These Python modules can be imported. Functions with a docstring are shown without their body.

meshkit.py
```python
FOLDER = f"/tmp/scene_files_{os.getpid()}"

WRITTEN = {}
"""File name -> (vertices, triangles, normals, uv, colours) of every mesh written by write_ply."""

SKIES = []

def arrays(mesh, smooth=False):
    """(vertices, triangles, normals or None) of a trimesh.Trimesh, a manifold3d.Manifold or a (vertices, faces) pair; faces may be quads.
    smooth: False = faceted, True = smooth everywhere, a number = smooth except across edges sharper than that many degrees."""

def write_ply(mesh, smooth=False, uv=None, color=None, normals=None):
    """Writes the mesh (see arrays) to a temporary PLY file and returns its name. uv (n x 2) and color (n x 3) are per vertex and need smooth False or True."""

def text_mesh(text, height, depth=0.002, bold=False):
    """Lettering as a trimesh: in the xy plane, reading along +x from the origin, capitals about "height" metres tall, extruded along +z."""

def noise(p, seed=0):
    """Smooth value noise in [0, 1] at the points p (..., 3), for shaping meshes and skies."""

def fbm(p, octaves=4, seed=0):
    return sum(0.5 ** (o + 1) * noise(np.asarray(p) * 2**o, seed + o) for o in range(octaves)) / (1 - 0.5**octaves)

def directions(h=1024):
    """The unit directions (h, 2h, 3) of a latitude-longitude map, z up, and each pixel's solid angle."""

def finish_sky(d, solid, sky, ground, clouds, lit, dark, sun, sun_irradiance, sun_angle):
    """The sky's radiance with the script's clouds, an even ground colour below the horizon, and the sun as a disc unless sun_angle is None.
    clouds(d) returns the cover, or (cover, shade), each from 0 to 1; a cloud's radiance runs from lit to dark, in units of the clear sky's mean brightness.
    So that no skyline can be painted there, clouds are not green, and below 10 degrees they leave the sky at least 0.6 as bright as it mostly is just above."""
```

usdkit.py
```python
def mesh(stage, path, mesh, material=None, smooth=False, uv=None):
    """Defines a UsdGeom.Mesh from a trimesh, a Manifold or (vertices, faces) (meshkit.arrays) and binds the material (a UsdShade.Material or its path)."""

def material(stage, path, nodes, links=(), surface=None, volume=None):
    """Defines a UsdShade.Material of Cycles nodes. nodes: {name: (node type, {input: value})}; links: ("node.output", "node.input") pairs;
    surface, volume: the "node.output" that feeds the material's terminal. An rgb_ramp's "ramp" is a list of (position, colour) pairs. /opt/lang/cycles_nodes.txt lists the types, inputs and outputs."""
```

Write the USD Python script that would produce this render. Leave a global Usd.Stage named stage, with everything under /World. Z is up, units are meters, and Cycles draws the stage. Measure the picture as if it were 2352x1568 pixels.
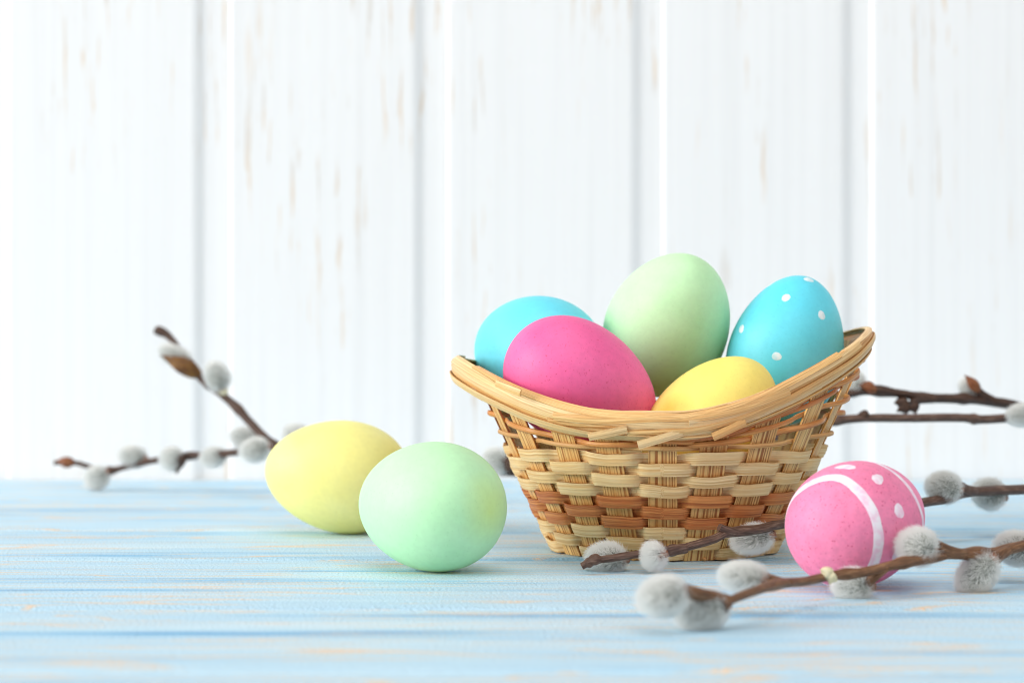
import math, random
import numpy as np
import trimesh
import usdkit, meshkit
from pxr import Usd, UsdGeom, UsdLux, UsdShade, Gf, Sdf, Vt

stage = Usd.Stage.CreateInMemory()
UsdGeom.SetStageUpAxis(stage, "Z")
UsdGeom.SetStageMetersPerUnit(stage, 1.0)
stage.SetDefaultPrim(UsdGeom.Xform.Define(stage, "/World").GetPrim())
UsdGeom.Scope.Define(stage, "/World/Looks")
T = Sdf.ValueTypeNames

# ------------------------------------------------------------------ camera: level, 8 cm above the table, looking along +y
EYE = 0.080
cam = UsdGeom.Camera.Define(stage, "/World/camera")
cam.CreateHorizontalApertureAttr(36.0)
cam.CreateVerticalApertureAttr(24.0)
cam.CreateFocalLengthAttr(70.31)
cam.CreateClippingRangeAttr((0.02, 50.0))
cam.CreateFStopAttr(11.5)
cam.CreateFocusDistanceAttr(0.706)
cam.CreateExposureAttr(0.15)
cam.AddTranslateOp().Set((0, 0, EYE))
cam.AddRotateXOp().Set(90)
FPX = 4594.0                       # focal length in units of a 2352-wide picture, used to measure lengths


def at(x, y, d):
    """A point seen at (x, y) of the 2352 x 1568 photograph, d millimetres away along the view axis."""
    return np.array([(x - 1176) * d / FPX, d, EYE * 1000 - (y - 784) * d / FPX]) / 1000


# ------------------------------------------------------------------ lamps: a big soft window-like lamp from the left, a broad fill above and in front, a faint one right
def lamp(name, pos, target, w, h, power, color):
    L = UsdLux.RectLight.Define(stage, "/World/" + name)
    L.CreateWidthAttr(w); L.CreateHeightAttr(h); L.CreateIntensityAttr(power); L.CreateColorAttr(Gf.Vec3f(*color))
    z = np.array(pos, float) - np.array(target, float); z /= np.linalg.norm(z)
    x = np.cross([0, 0, 1], z); x /= np.linalg.norm(x); y = np.cross(z, x)
    m = Gf.Matrix4d(*x, 0, *y, 0, *z, 0, *pos, 1)
    L.AddTransformOp().Set(m)


lamp("window_light", (-3.0, -0.30, 1.1), (0.02, 0.74, 0.05), 2.3, 1.7, 10.2, (1.0, 0.978, 0.958))
lamp("front_light", (0.5, -1.0, 1.5), (0.15, 0.9, 0.12), 1.8, 1.2, 2.7, (1.0, 0.978, 0.965))
lamp("overhead_light", (0.0, 0.55, 1.9), (0.0, 0.75, 0.0), 1.6, 1.0, 2.9, (1.0, 0.99, 0.98))
lamp("right_light", (1.7, 0.2, 0.7), (0.05, 0.75, 0.05), 1.2, 1.2, 1.5, (1.0, 0.98, 0.96))


# ------------------------------------------------------------------ helpers
def lin(r, g, b):
    return tuple(((c / 255) / 12.92 if c / 255 <= 0.04045 else ((c / 255 + 0.055) / 1.055) ** 2.4) for c in (r, g, b))


used = {}


def numbered(parent, name):
    k = used.get((parent, name), 0)
    used[(parent, name)] = k + 1
    return f"{parent}/{name}" + (f"_{k:03d}" if k else "")


def note(prim, label=None, category=None, group=None, kind=None):
    for k, v in (("label", label), ("category", category), ("group", group), ("kind", kind)):
        if v:
            prim.SetCustomDataByKey(k, v)


def thing(name, base, label, category, group=None, kind=None):
    x = UsdGeom.Xform.Define(stage, numbered("/World", name))
    x.AddTranslateOp().Set(tuple(map(float, base)))
    x.GetPrim().SetCustomDataByKey("label", label) if label else None
    note(x.GetPrim(), None, category, group, kind)
    return x.GetPrim(), np.array(base, float)


def part(parent, name, mesh, mat, origin, smooth=True, uv=None, label=None, kind=None):
    v, f = (mesh.vertices, mesh.faces) if hasattr(mesh, "vertices") else mesh
    v = np.asarray(v, float) - origin
    m = usdkit.mesh(stage, numbered(str(parent.GetPath()), name), (v, f), M[mat], smooth=smooth, uv=uv)
    m.CreateDoubleSidedAttr(True)
    note(m.GetPrim(), label, kind=kind)
    return m.GetPrim()


def loft(rings, close_u=False, caps=True, uscale=None):
    """rings (n, m, 3): closed cross-sections along a path -> vertices, triangles, uv (u along in metres, v round in metres)."""
    R = np.asarray(rings, float); n, m = R.shape[:2]
    seg = np.linalg.norm(np.diff(R.mean(1), axis=0), axis=1)
    u = np.r_[0, np.cumsum(seg)]
    P = np.concatenate([R, R[:, :1]], 1)
    w = np.r_[0, np.cumsum(np.linalg.norm(np.diff(P, axis=1), axis=2).mean(0))]
    V = P.reshape(-1, 3); UV = np.stack(np.meshgrid(u, w, indexing="ij"), -1).reshape(-1, 2)
    k = m + 1
    i, j = np.meshgrid(np.arange(n - 1), np.arange(m), indexing="ij")
    a = (i * k + j).ravel(); b = a + 1; c = a + k; d = c + 1
    F = np.concatenate([np.stack([a, b, d], 1), np.stack([a, d, c], 1)])
    if close_u:
        j = np.arange(m); a = (n - 1) * k + j; b = a + 1; c = j; d = c + 1
        F = np.concatenate([F, np.stack([a, b, d], 1), np.stack([a, d, c], 1)])
    elif caps:
        for r, flip in ((0, True), (n - 1, False)):
            base = len(V)
            V = np.concatenate([V, R[r], R[r].mean(0)[None]]); UV = np.concatenate([UV, np.tile([[u[r], 0]], (m + 1, 1))])
            j = np.arange(m); t = np.stack([base + j, base + (j + 1) % m, np.full(m, base + m)], 1)
            F = np.concatenate([F, t[:, ::-1] if flip else t])
    # outward orientation
    tm = trimesh.Trimesh(V, F, process=False)
    if tm.volume < 0:
        F = F[:, ::-1]
    return V, F, UV


def catmull(P, n=8):
    P = np.asarray(P, float); Q = np.concatenate([2 * P[:1] - P[1:2], P, 2 * P[-1:] - P[-2:-1]]); out = []
    for i in range(len(P) - 1):
        p0, p1, p2, p3 = Q[i:i + 4]
        for t in np.linspace(0, 1, n, endpoint=False):
            out.append(.5 * ((2 * p1) + (-p0 + p2) * t + (2 * p0 - 5 * p1 + 4 * p2 - p3) * t * t + (-p0 + 3 * p1 - 3 * p2 + p3) * t ** 3))
    out.append(P[-1])
    return np.array(out)


def frames(C):
    tan = np.gradient(C, axis=0); tan /= np.linalg.norm(tan, axis=1, keepdims=True)
    up = np.array([0, 0, 1.0]) if abs(tan[:, 2]).max() < 0.95 else np.array([0, 1.0, 0])
    a = np.cross(tan, up); a /= np.linalg.norm(a, axis=1, keepdims=True)
    return tan, a, np.cross(a, tan)


def tube(C, r, m=12, rough=0.0, seed=0, round_end=True):
    C = np.asarray(C, float); r = np.broadcast_to(np.asarray(r, float), (len(C),)).copy()
    tan, a, b = frames(C)
    th = np.linspace(0, 2 * np.pi, m, endpoint=False)
    ring = np.cos(th)[None, :, None] * a[:, None] + np.sin(th)[None, :, None] * b[:, None]
    k = np.ones((len(C), m))
    if rough:
        k += rough * (meshkit.fbm(ring * 1.6 + C[:, None] * 260, 3, seed) - 0.5) * 2 + 0.6 * rough * np.cos(th * 3 + 1.3 * seed)[None]
    return loft(C[:, None] + ring * (r[:, None] * k)[..., None])


# ------------------------------------------------------------------ materials
M = {}


def mat(name, nodes, links, surface="p.BSDF"):
    M[name] = usdkit.material(stage, "/World/Looks/" + name, nodes, links, surface=surface)


def egg_mat(name, base, tint, tint2, mott=0.03, tip=None, pores=0.35):
    """Dyed shell: uneven dye in soft clouds, fine pores, satin sheen."""
    nodes = {
        "tc": ("texture_coordinate", {}),
        "n1": ("noise_texture", {"scale": 26.0, "detail": 2.0, "roughness": 0.5}),
        "r1": ("map_range", {"from_min": 0.2, "from_max": 0.8, "to_min": 0.0, "to_max": 1.0, "clamp": True}),
        "m1": ("mix", {"color1": base, "color2": tint, "fac": 0.5}),
        "n2": ("noise_texture", {"scale": 45.0, "detail": 2.0, "roughness": 0.5}),
        "r2": ("map_range", {"from_min": 0.52, "from_max": 0.72, "to_min": 0.0, "to_max": 0.3, "clamp": True}),
        "m2": ("mix", {"color2": tint2}),
        "v": ("noise_texture", {"scale": 1350.0, "detail": 1.0, "roughness": 0.5}),
        "rv": ("map_range", {"from_min": 0.64, "from_max": 0.78, "to_min": 0.0, "to_max": pores, "clamp": True}),
        "dark": ("mix", {"mix_type": "multiply", "color2": tuple(c * 0.8 for c in tint2)}),
        "mot": ("noise_texture", {"scale": 420.0, "detail": 3.0, "roughness": 0.65}),
        "rm": ("map_range", {"from_min": 0.3, "from_max": 0.7, "to_min": 1 - mott, "to_max": 1 + mott}),
        "mm": ("vector_math", {"math_type": "scale"}),
        "bn": ("noise_texture", {"scale": 700.0, "detail": 3.0, "roughness": 0.6}),
        "b": ("bump", {"strength": 0.12, "distance": 0.0002}),
        "p": ("principled_bsdf", {"roughness": 0.55, "specular_ior_level": 0.45, "subsurface_weight": 0.12, "subsurface_scale": 0.003, "subsurface_radius": (1, 0.8, 0.7)}),
    }
    links = [("tc.object", "n1.vector"), ("tc.object", "n2.vector"), ("tc.object", "v.vector"), ("tc.object", "bn.vector"), ("tc.object", "mot.vector"),
             ("n1.fac", "r1.value"), ("r1.result", "m1.fac"), ("n2.fac", "r2.value"), ("r2.result", "m2.fac"), ("m1.color", "m2.color1"),
             ("v.fac", "rv.value"), ("rv.result", "dark.fac"),
             ("mot.fac", "rm.value"), ("rm.result", "mm.scale"), ("mm.vector", "p.base_color"),
             ("bn.fac", "b.height"), ("b.normal", "p.normal")]
    src = "m2.color"
    if tip is not None:                                # dye that gathered at one end
        where, r0, r1, col = tip
        nodes["dt"] = ("vector_math", {"math_type": "distance", "vector2": where})
        nodes["dn"] = ("math", {"math_type": "multiply_add", "value2": 0.012})
        nodes["dr"] = ("map_range", {"from_min": r0, "from_max": r1, "to_min": 1.0, "to_max": 0.0, "clamp": True})
        nodes["mt"] = ("mix", {"color2": col})
        links += [("tc.object", "dt.vector1"), ("n2.fac", "dn.value1"), ("dt.value", "dn.value3"), ("dn.value", "dr.value"), ("dr.result", "mt.fac"), (src, "mt.color1")]
        src = "mt.color"
    links += [(src, "dark.color1"), ("dark.color", "mm.vector1")]
    mat(name, nodes, links)


def fibre_mat(name, light, dark, line, vfreq=1500.0, ufreq=25.0, amount=1.0, rough=0.48, lo=0.42, hi=0.62, det=3.0):
    """Split bamboo: long fibres along u, dark lines between them, patches of tone, gloss of the outer skin."""
    mat(name, {
        "tc": ("texture_coordinate", {}),
        "mp": ("mapping", {"scale": (ufreq, vfreq, 1.0)}),
        "oi": ("object_info", {}),
        "cz": ("combine_xyz", {}),
        "rz": ("math", {"math_type": "multiply", "value2": 61.0}),
        "ad": ("vector_math", {"math_type": "add"}),
        "n": ("noise_texture", {"scale": 1.0, "detail": det, "roughness": 0.6}),
        "r": ("map_range", {"from_min": lo, "from_max": hi, "to_min": 0.0, "to_max": amount, "clamp": True}),
        "mx": ("mix", {"color1": light, "color2": line}),
        "mp2": ("mapping", {"scale": (60.0, 240.0, 1.0)}),
        "ad2": ("vector_math", {"math_type": "add"}),
        "n2": ("noise_texture", {"scale": 1.0, "detail": 2.0}),
        "r2": ("map_range", {"from_min": 0.4, "from_max": 0.7, "to_min": 0.0, "to_max": 0.75, "clamp": True}),
        "m2": ("mix", {"color2": dark}),
        "b": ("bump", {"strength": 0.5, "distance": 0.0003, "invert": True}),
        "p": ("principled_bsdf", {"roughness": rough, "specular_ior_level": 0.4}),
    }, [("tc.UV", "mp.vector"), ("oi.random", "rz.value1"), ("rz.value", "cz.z"), ("mp.vector", "ad.vector1"), ("cz.vector", "ad.vector2"),
        ("ad.vector", "n.vector"), ("n.fac", "r.value"), ("r.result", "mx.fac"),
        ("tc.UV", "mp2.vector"), ("mp2.vector", "ad2.vector1"), ("cz.vector", "ad2.vector2"), ("ad2.vector", "n2.vector"), ("n2.fac", "r2.value"), ("r2.result", "m2.fac"),
        ("mx.color", "m2.color1"), ("m2.color", "p.base_color"), ("n.fac", "b.height"), ("b.normal", "p.normal")])


def bark_mat(name, a, b, c):
    mat(name, {
        "tc": ("texture_coordinate", {}), "mp": ("mapping", {"scale": (160.0, 1400.0, 1.0)}),
        "n": ("noise_texture", {"scale": 1.0, "detail": 4.0, "roughness": 0.65}),
        "rp": ("rgb_ramp", {"ramp": [(0.25, a), (0.5, b), (0.72, c)]}),
        "ob": ("noise_texture", {"scale": 500.0, "detail": 3.0}),
        "bp": ("bump", {"strength": 0.7, "distance": 0.0004}),
        "p": ("principled_bsdf", {"roughness": 0.5, "specular_ior_level": 0.4}),
    }, [("tc.UV", "mp.vector"), ("mp.vector", "n.vector"), ("n.fac", "rp.fac"), ("rp.color", "p.base_color"), ("n.fac", "bp.height"), ("bp.normal", "p.normal")])


# table: brushed pine under worn pale blue paint, grain along x
mat("blue_painted_wood", {
    "g": ("geometry", {}), "oi": ("object_info", {}), "k": ("math", {"math_type": "multiply", "value2": 37.0}), "cz": ("combine_xyz", {}),
    "mA": ("mapping", {"scale": (3.2, 16.0, 1.0)}), "aA": ("vector_math", {"math_type": "add"}),
    "nA": ("noise_texture", {"scale": 1.0, "detail": 3.0, "roughness": 0.55}),
    "sx": ("separate_xyz", {}), "yk": ("math", {"math_type": "multiply", "value2": 105.0}),
    "ring": ("math", {"math_type": "multiply_add", "value2": 13.0}),
    "sn": ("math", {"math_type": "pingpong", "value2": 0.5}),
    "rl": ("map_range", {"from_min": 0.03, "from_max": 0.11, "to_min": 1.0, "to_max": 0.0, "clamp": True}),
    "mB": ("mapping", {"scale": (13.0, 40.0, 1.0)}), "aB": ("vector_math", {"math_type": "add"}),
    "nB": ("noise_texture", {"scale": 1.0, "detail": 6.0, "roughness": 0.7}),
    "rB": ("map_range", {"from_min": 0.42, "from_max": 0.52, "to_min": 0.0, "to_max": 1.0, "clamp": True}),
    "wear": ("math", {"math_type": "multiply"}),
    "mC": ("mapping", {"scale": (8.0, 300.0, 1.0)}), "aC": ("vector_math", {"math_type": "add"}),
    "nC": ("noise_texture", {"scale": 1.0, "detail": 4.0, "roughness": 0.7}),
    "rC": ("map_range", {"from_min": 0.54, "from_max": 0.62, "to_min": 0.0, "to_max": 0.85, "clamp": True}),
    "rub": ("math", {"math_type": "multiply"}),
    "wmax": ("math", {"math_type": "maximum"}),
    "mD": ("mapping", {"scale": (4.5, 64.0, 1.0)}), "aD": ("vector_math", {"math_type": "add"}),
    "nD": ("noise_texture", {"scale": 1.0, "detail": 5.0, "roughness": 0.62}),
    "rpD": ("rgb_ramp", {"ramp": [(0.26, lin(88, 156, 206)), (0.37, lin(148, 200, 230)), (0.44, lin(180, 216, 236)), (0.60, lin(194, 223, 238)), (0.78, lin(214, 231, 238))]}),
    "speck": ("noise_texture", {"scale": 900.0, "detail": 2.0}), "rs": ("map_range", {"from_min": 0.40, "from_max": 0.6, "to_min": 0.35, "to_max": 1.0, "clamp": True}),
    "wfin": ("math", {"math_type": "multiply"}),
    "mx": ("mix", {"color2": lin(236, 204, 166)}),
    "bh": ("math", {"math_type": "multiply_add", "value2": 1.2}),
    "bp": ("bump", {"strength": 0.8, "distance": 0.0009}),
    "p": ("principled_bsdf", {"roughness": 0.55, "specular_ior_level": 0.28}),
}, [("oi.random", "k.value1"), ("k.value", "cz.z"), ("k.value", "cz.x")]
   + [x for q in "ABCD" for x in ((f"g.position", f"m{q}.vector"), (f"m{q}.vector", f"a{q}.vector1"), ("cz.vector", f"a{q}.vector2"), (f"a{q}.vector", f"n{q}.vector"))]
   + [("g.position", "sx.vector"), ("sx.y", "yk.value1"), ("nA.fac", "ring.value1"), ("yk.value", "ring.value3"), ("ring.value", "sn.value1"), ("sn.value", "rl.value"),
      ("nB.fac", "rB.value"), ("rl.result", "wear.value1"), ("rB.result", "wear.value2"),
      ("nC.fac", "rC.value"), ("rC.result", "rub.value1"), ("rB.result", "rub.value2"), ("wear.value", "wmax.value1"), ("rub.value", "wmax.value2"),
      ("g.position", "speck.vector"), ("speck.fac", "rs.value"), ("wmax.value", "wfin.value1"), ("rs.result", "wfin.value2"),
      ("nD.fac", "rpD.fac"), ("rpD.color", "mx.color1"), ("wfin.value", "mx.fac"), ("mx.color", "p.base_color"),
      ("nC.fac", "bh.value1"), ("speck.fac", "bh.value3"), ("bh.value", "bp.height"), ("bp.normal", "p.normal")])

# wall boards: white paint with faint vertical brush streaks and sparse rubbed-through marks
mat("white_painted_wood", {
    "g": ("geometry", {}), "oi": ("object_info", {}), "k": ("math", {"math_type": "multiply", "value2": 53.0}), "cz": ("combine_xyz", {}),
    "mA": ("mapping", {"scale": (300.0, 20.0, 17.0)}), "aA": ("vector_math", {"math_type": "add"}), "nA": ("noise_texture", {"scale": 1.0, "detail": 3.0, "roughness": 0.6}),
    "mB": ("mapping", {"scale": (22.0, 2.0, 7.0)}), "aB": ("vector_math", {"math_type": "add"}), "nB": ("noise_texture", {"scale": 1.0, "detail": 2.0, "roughness": 0.5}),
    "rA": ("map_range", {"from_min": 0.585, "from_max": 0.645, "to_min": 0.0, "to_max": 1.0, "clamp": True}),
    "rB": ("map_range", {"from_min": 0.48, "from_max": 0.62, "to_min": 0.0, "to_max": 1.0, "clamp": True}),
    "mul": ("math", {"math_type": "multiply"}),
    "am": ("math", {"math_type": "multiply", "value2": 0.46}),
    "mC": ("mapping", {"scale": (190.0, 20.0, 2.5)}), "aC": ("vector_math", {"math_type": "add"}), "nC": ("noise_texture", {"scale": 1.0, "detail": 3.0, "roughness": 0.6}),
    "rpC": ("rgb_ramp", {"ramp": [(0.25, (0.785, 0.785, 0.785)), (0.5, (0.825, 0.825, 0.825)), (0.8, (0.845, 0.845, 0.845))]}),
    "nE": ("noise_texture", {"scale": 30.0, "detail": 1.0}),
    "rpE": ("rgb_ramp", {"ramp": [(0.35, lin(200, 190, 178)), (0.6, lin(214, 178, 128))]}),
    "mx": ("mix", {}),
    "bp": ("bump", {"strength": 0.25, "distance": 0.0006}),
    "p": ("principled_bsdf", {"roughness": 0.5, "specular_ior_level": 0.3}),
}, [("oi.random", "k.value1"), ("k.value", "cz.y"), ("k.value", "cz.z")]
   + [x for q in "ABC" for x in (("g.position", f"m{q}.vector"), (f"m{q}.vector", f"a{q}.vector1"), ("cz.vector", f"a{q}.vector2"), (f"a{q}.vector", f"n{q}.vector"))]
   + [("nA.fac", "rA.value"), ("nB.fac", "rB.value"), ("rA.result", "mul.value1"), ("rB.result", "mul.value2"), ("mul.value", "am.value1"),
      ("nC.fac", "rpC.fac"), ("rpC.color", "mx.color1"), ("g.position", "nE.vector"), ("nE.fac", "rpE.fac"), ("rpE.color", "mx.color2"), ("am.value", "mx.fac"),
      ("mx.color", "p.base_color"), ("nC.fac", "bp.height"), ("bp.normal", "p.normal")])

fibre_mat("pale_weaver", lin(241, 212, 160), lin(230, 188, 126), lin(200, 148, 84), vfreq=1700, ufreq=14, amount=0.8)
fibre_mat("tan_weaver", lin(222, 178, 116), lin(206, 148, 84), lin(168, 104, 48), vfreq=1700, ufreq=14, amount=0.8)
fibre_mat("russet_weaver", lin(214, 142, 80), lin(190, 104, 50), lin(146, 68, 28), vfreq=1700, ufreq=14, amount=0.85)
fibre_mat("stake_bamboo", lin(238, 196, 126), lin(222, 162, 90), lin(156, 88, 36), vfreq=1250, ufreq=2.5, amount=0.9, lo=0.46, hi=0.58, det=1.0)
fibre_mat("rim_bamboo", lin(238, 198, 134), lin(228, 174, 106), lin(192, 130, 68), vfreq=1900, ufreq=10, amount=0.7, rough=0.4)
fibre_mat("rim_bamboo_pale", lin(243, 212, 158), lin(233, 188, 124), lin(198, 144, 86), vfreq=1900, ufreq=10, amount=0.6, rough=0.4)
fibre_mat("thin_rod", lin(224, 160, 90), lin(198, 118, 56), lin(156, 84, 36), vfreq=2400, ufreq=12, amount=0.7, rough=0.4)
bark_mat("grey_brown_bark", lin(48, 32, 26), lin(92, 66, 54), lin(140, 112, 96))
bark_mat("warm_brown_bark", lin(62, 38, 24), lin(116, 78, 50), lin(160, 120, 84))
bark_mat("dark_brown_bark", lin(34, 22, 16), lin(72, 48, 36), lin(104, 76, 58))
bark_mat("bud_brown", lin(70, 34, 18), lin(128, 72, 40), lin(176, 120, 74))
bark_mat("golden_scale", lin(46, 26, 10), lin(100, 62, 22), lin(176, 126, 52))
bark_mat("cream_bud", lin(206, 190, 140), lin(232, 220, 180), lin(244, 238, 214))
mat("catkin_core", {"tc": ("texture_coordinate", {}), "n": ("noise_texture", {"scale": 900.0, "detail": 2.0}),
                    "r": ("rgb_ramp", {"ramp": [(0.3, lin(84, 88, 80)), (0.7, lin(146, 148, 138))]}), "p": ("principled_bsdf", {"roughness": 0.9, "specular_ior_level": 0.05})},
    [("tc.object", "n.vector"), ("n.fac", "r.fac"), ("r.color", "p.base_color")])
mat("catkin_fur", {"d": ("diffuse_bsdf", {"color": (0.95, 0.95, 0.93)}), "t": ("translucent_bsdf", {"color": (0.95, 0.95, 0.93)}), "m": ("mix_closure", {"fac": 0.38})},
    [("d.BSDF", "m.closure1"), ("t.BSDF", "m.closure2")], surface="m.closure")
mat("white_paint", {"tc": ("texture_coordinate", {}), "n": ("noise_texture", {"scale": 380.0, "detail": 3.0}), "r": ("rgb_ramp", {"ramp": [(0.3, lin(245, 200, 224)), (0.6, lin(248, 238, 246))]}),
                    "b": ("bump", {"strength": 0.4, "distance": 0.0003}), "p": ("principled_bsdf", {"roughness": 0.45})},
    [("tc.object", "n.vector"), ("n.fac", "r.fac"), ("r.color", "p.base_color"), ("n.fac", "b.height"), ("b.normal", "p.normal")])

mat("thin_white_paint", {"tc": ("texture_coordinate", {}), "n": ("noise_texture", {"scale": 500.0, "detail": 3.0}), "r": ("rgb_ramp", {"ramp": [(0.3, lin(196, 230, 238)), (0.65, lin(240, 246, 248))]}),
                    "p": ("principled_bsdf", {"roughness": 0.5})}, [("tc.object", "n.vector"), ("n.fac", "r.fac"), ("r.color", "p.base_color")])

# ------------------------------------------------------------------ the setting: table top of planks and the boarded wall
table, o = thing("table", (0, 0.7, 0), "pale blue painted plank table top with worn grain under the basket", None, kind="structure")
edges = [0.12, 0.245, 0.370, 0.487, 0.600, 0.735, 0.850, 0.975, 1.095, 1.1624]
for y0, y1 in zip(edges[:-1], edges[1:]):
    g, c = 0.0012, 0.0026
    prof = [(y0 + g, -0.018), (y1 - g, -0.018), (y1 - g, -c * 1.3), (y1 - g - c * .4, -c * .4), (y1 - g - c * 1.6, 0), (y0 + g + c * 1.6, 0), (y0 + g + c * .4, -c * .4), (y0 + g, -c * 1.3)]
    xs = np.linspace(-0.9, 0.9, 3)
    V, F, UV = loft([[(x, y, z) for y, z in prof] for x in xs])
    part(table, "plank", (V, F), "blue_painted_wood", o, smooth=25)

wall, o = thing("wall", (0, 1.163, 0), "white painted board wall with vertical grooves behind the basket", None, kind="structure")
bright = [-0.800, -0.675, -0.548, -0.420, -0.2940, -0.1648, -0.0382, 0.0871, 0.2086, 0.335, 0.462, 0.588, 0.715]
dark = [-0.693, -0.566, -0.438, -0.312, -0.1825, -0.0547, 0.0719, 0.1947, 0.320, 0.446, 0.572, 0.699, 0.83]
for i, (x0, x1) in enumerate(zip(bright, dark)):
    xn = bright[i + 1] if i + 1 < len(bright) else x1 + 0.017
    x1 = x1 + .0016
    D, Y, e = 0.0024, 1.163, .86                       # a rounded shoulder, then a shallow cove that rises again towards the next board
    prof = [(x0, Y + D * e), (x0 + .0004, Y + D * .55), (x0 + .0010, Y + D * .25), (x0 + .0018, Y + D * .07), (x0 + .003, Y), (x1 - .0060, Y), (x1 - .0042, Y + D * .06), (x1 - .0026, Y + D * .22),
            (x1 - .0012, Y + D * .48), (x1, Y + D * .74), (x1 + .0014, Y + D * .92), (x1 + .003, Y + D), (x1 + .006, Y + D), (x1 + .0095, Y + D * .98), (x1 + .0125, Y + D * .95), (xn - .0002, Y + D * (e + .03)), (xn - .0002, Y + .014), (x0, Y + .014)]
    V, F, UV = loft([[(x, y, z) for x, y in prof] for z in np.linspace(-0.05, 0.62, 3)])
    part(wall, "board", (V, F), "white_painted_wood", o, smooth=50)


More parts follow.
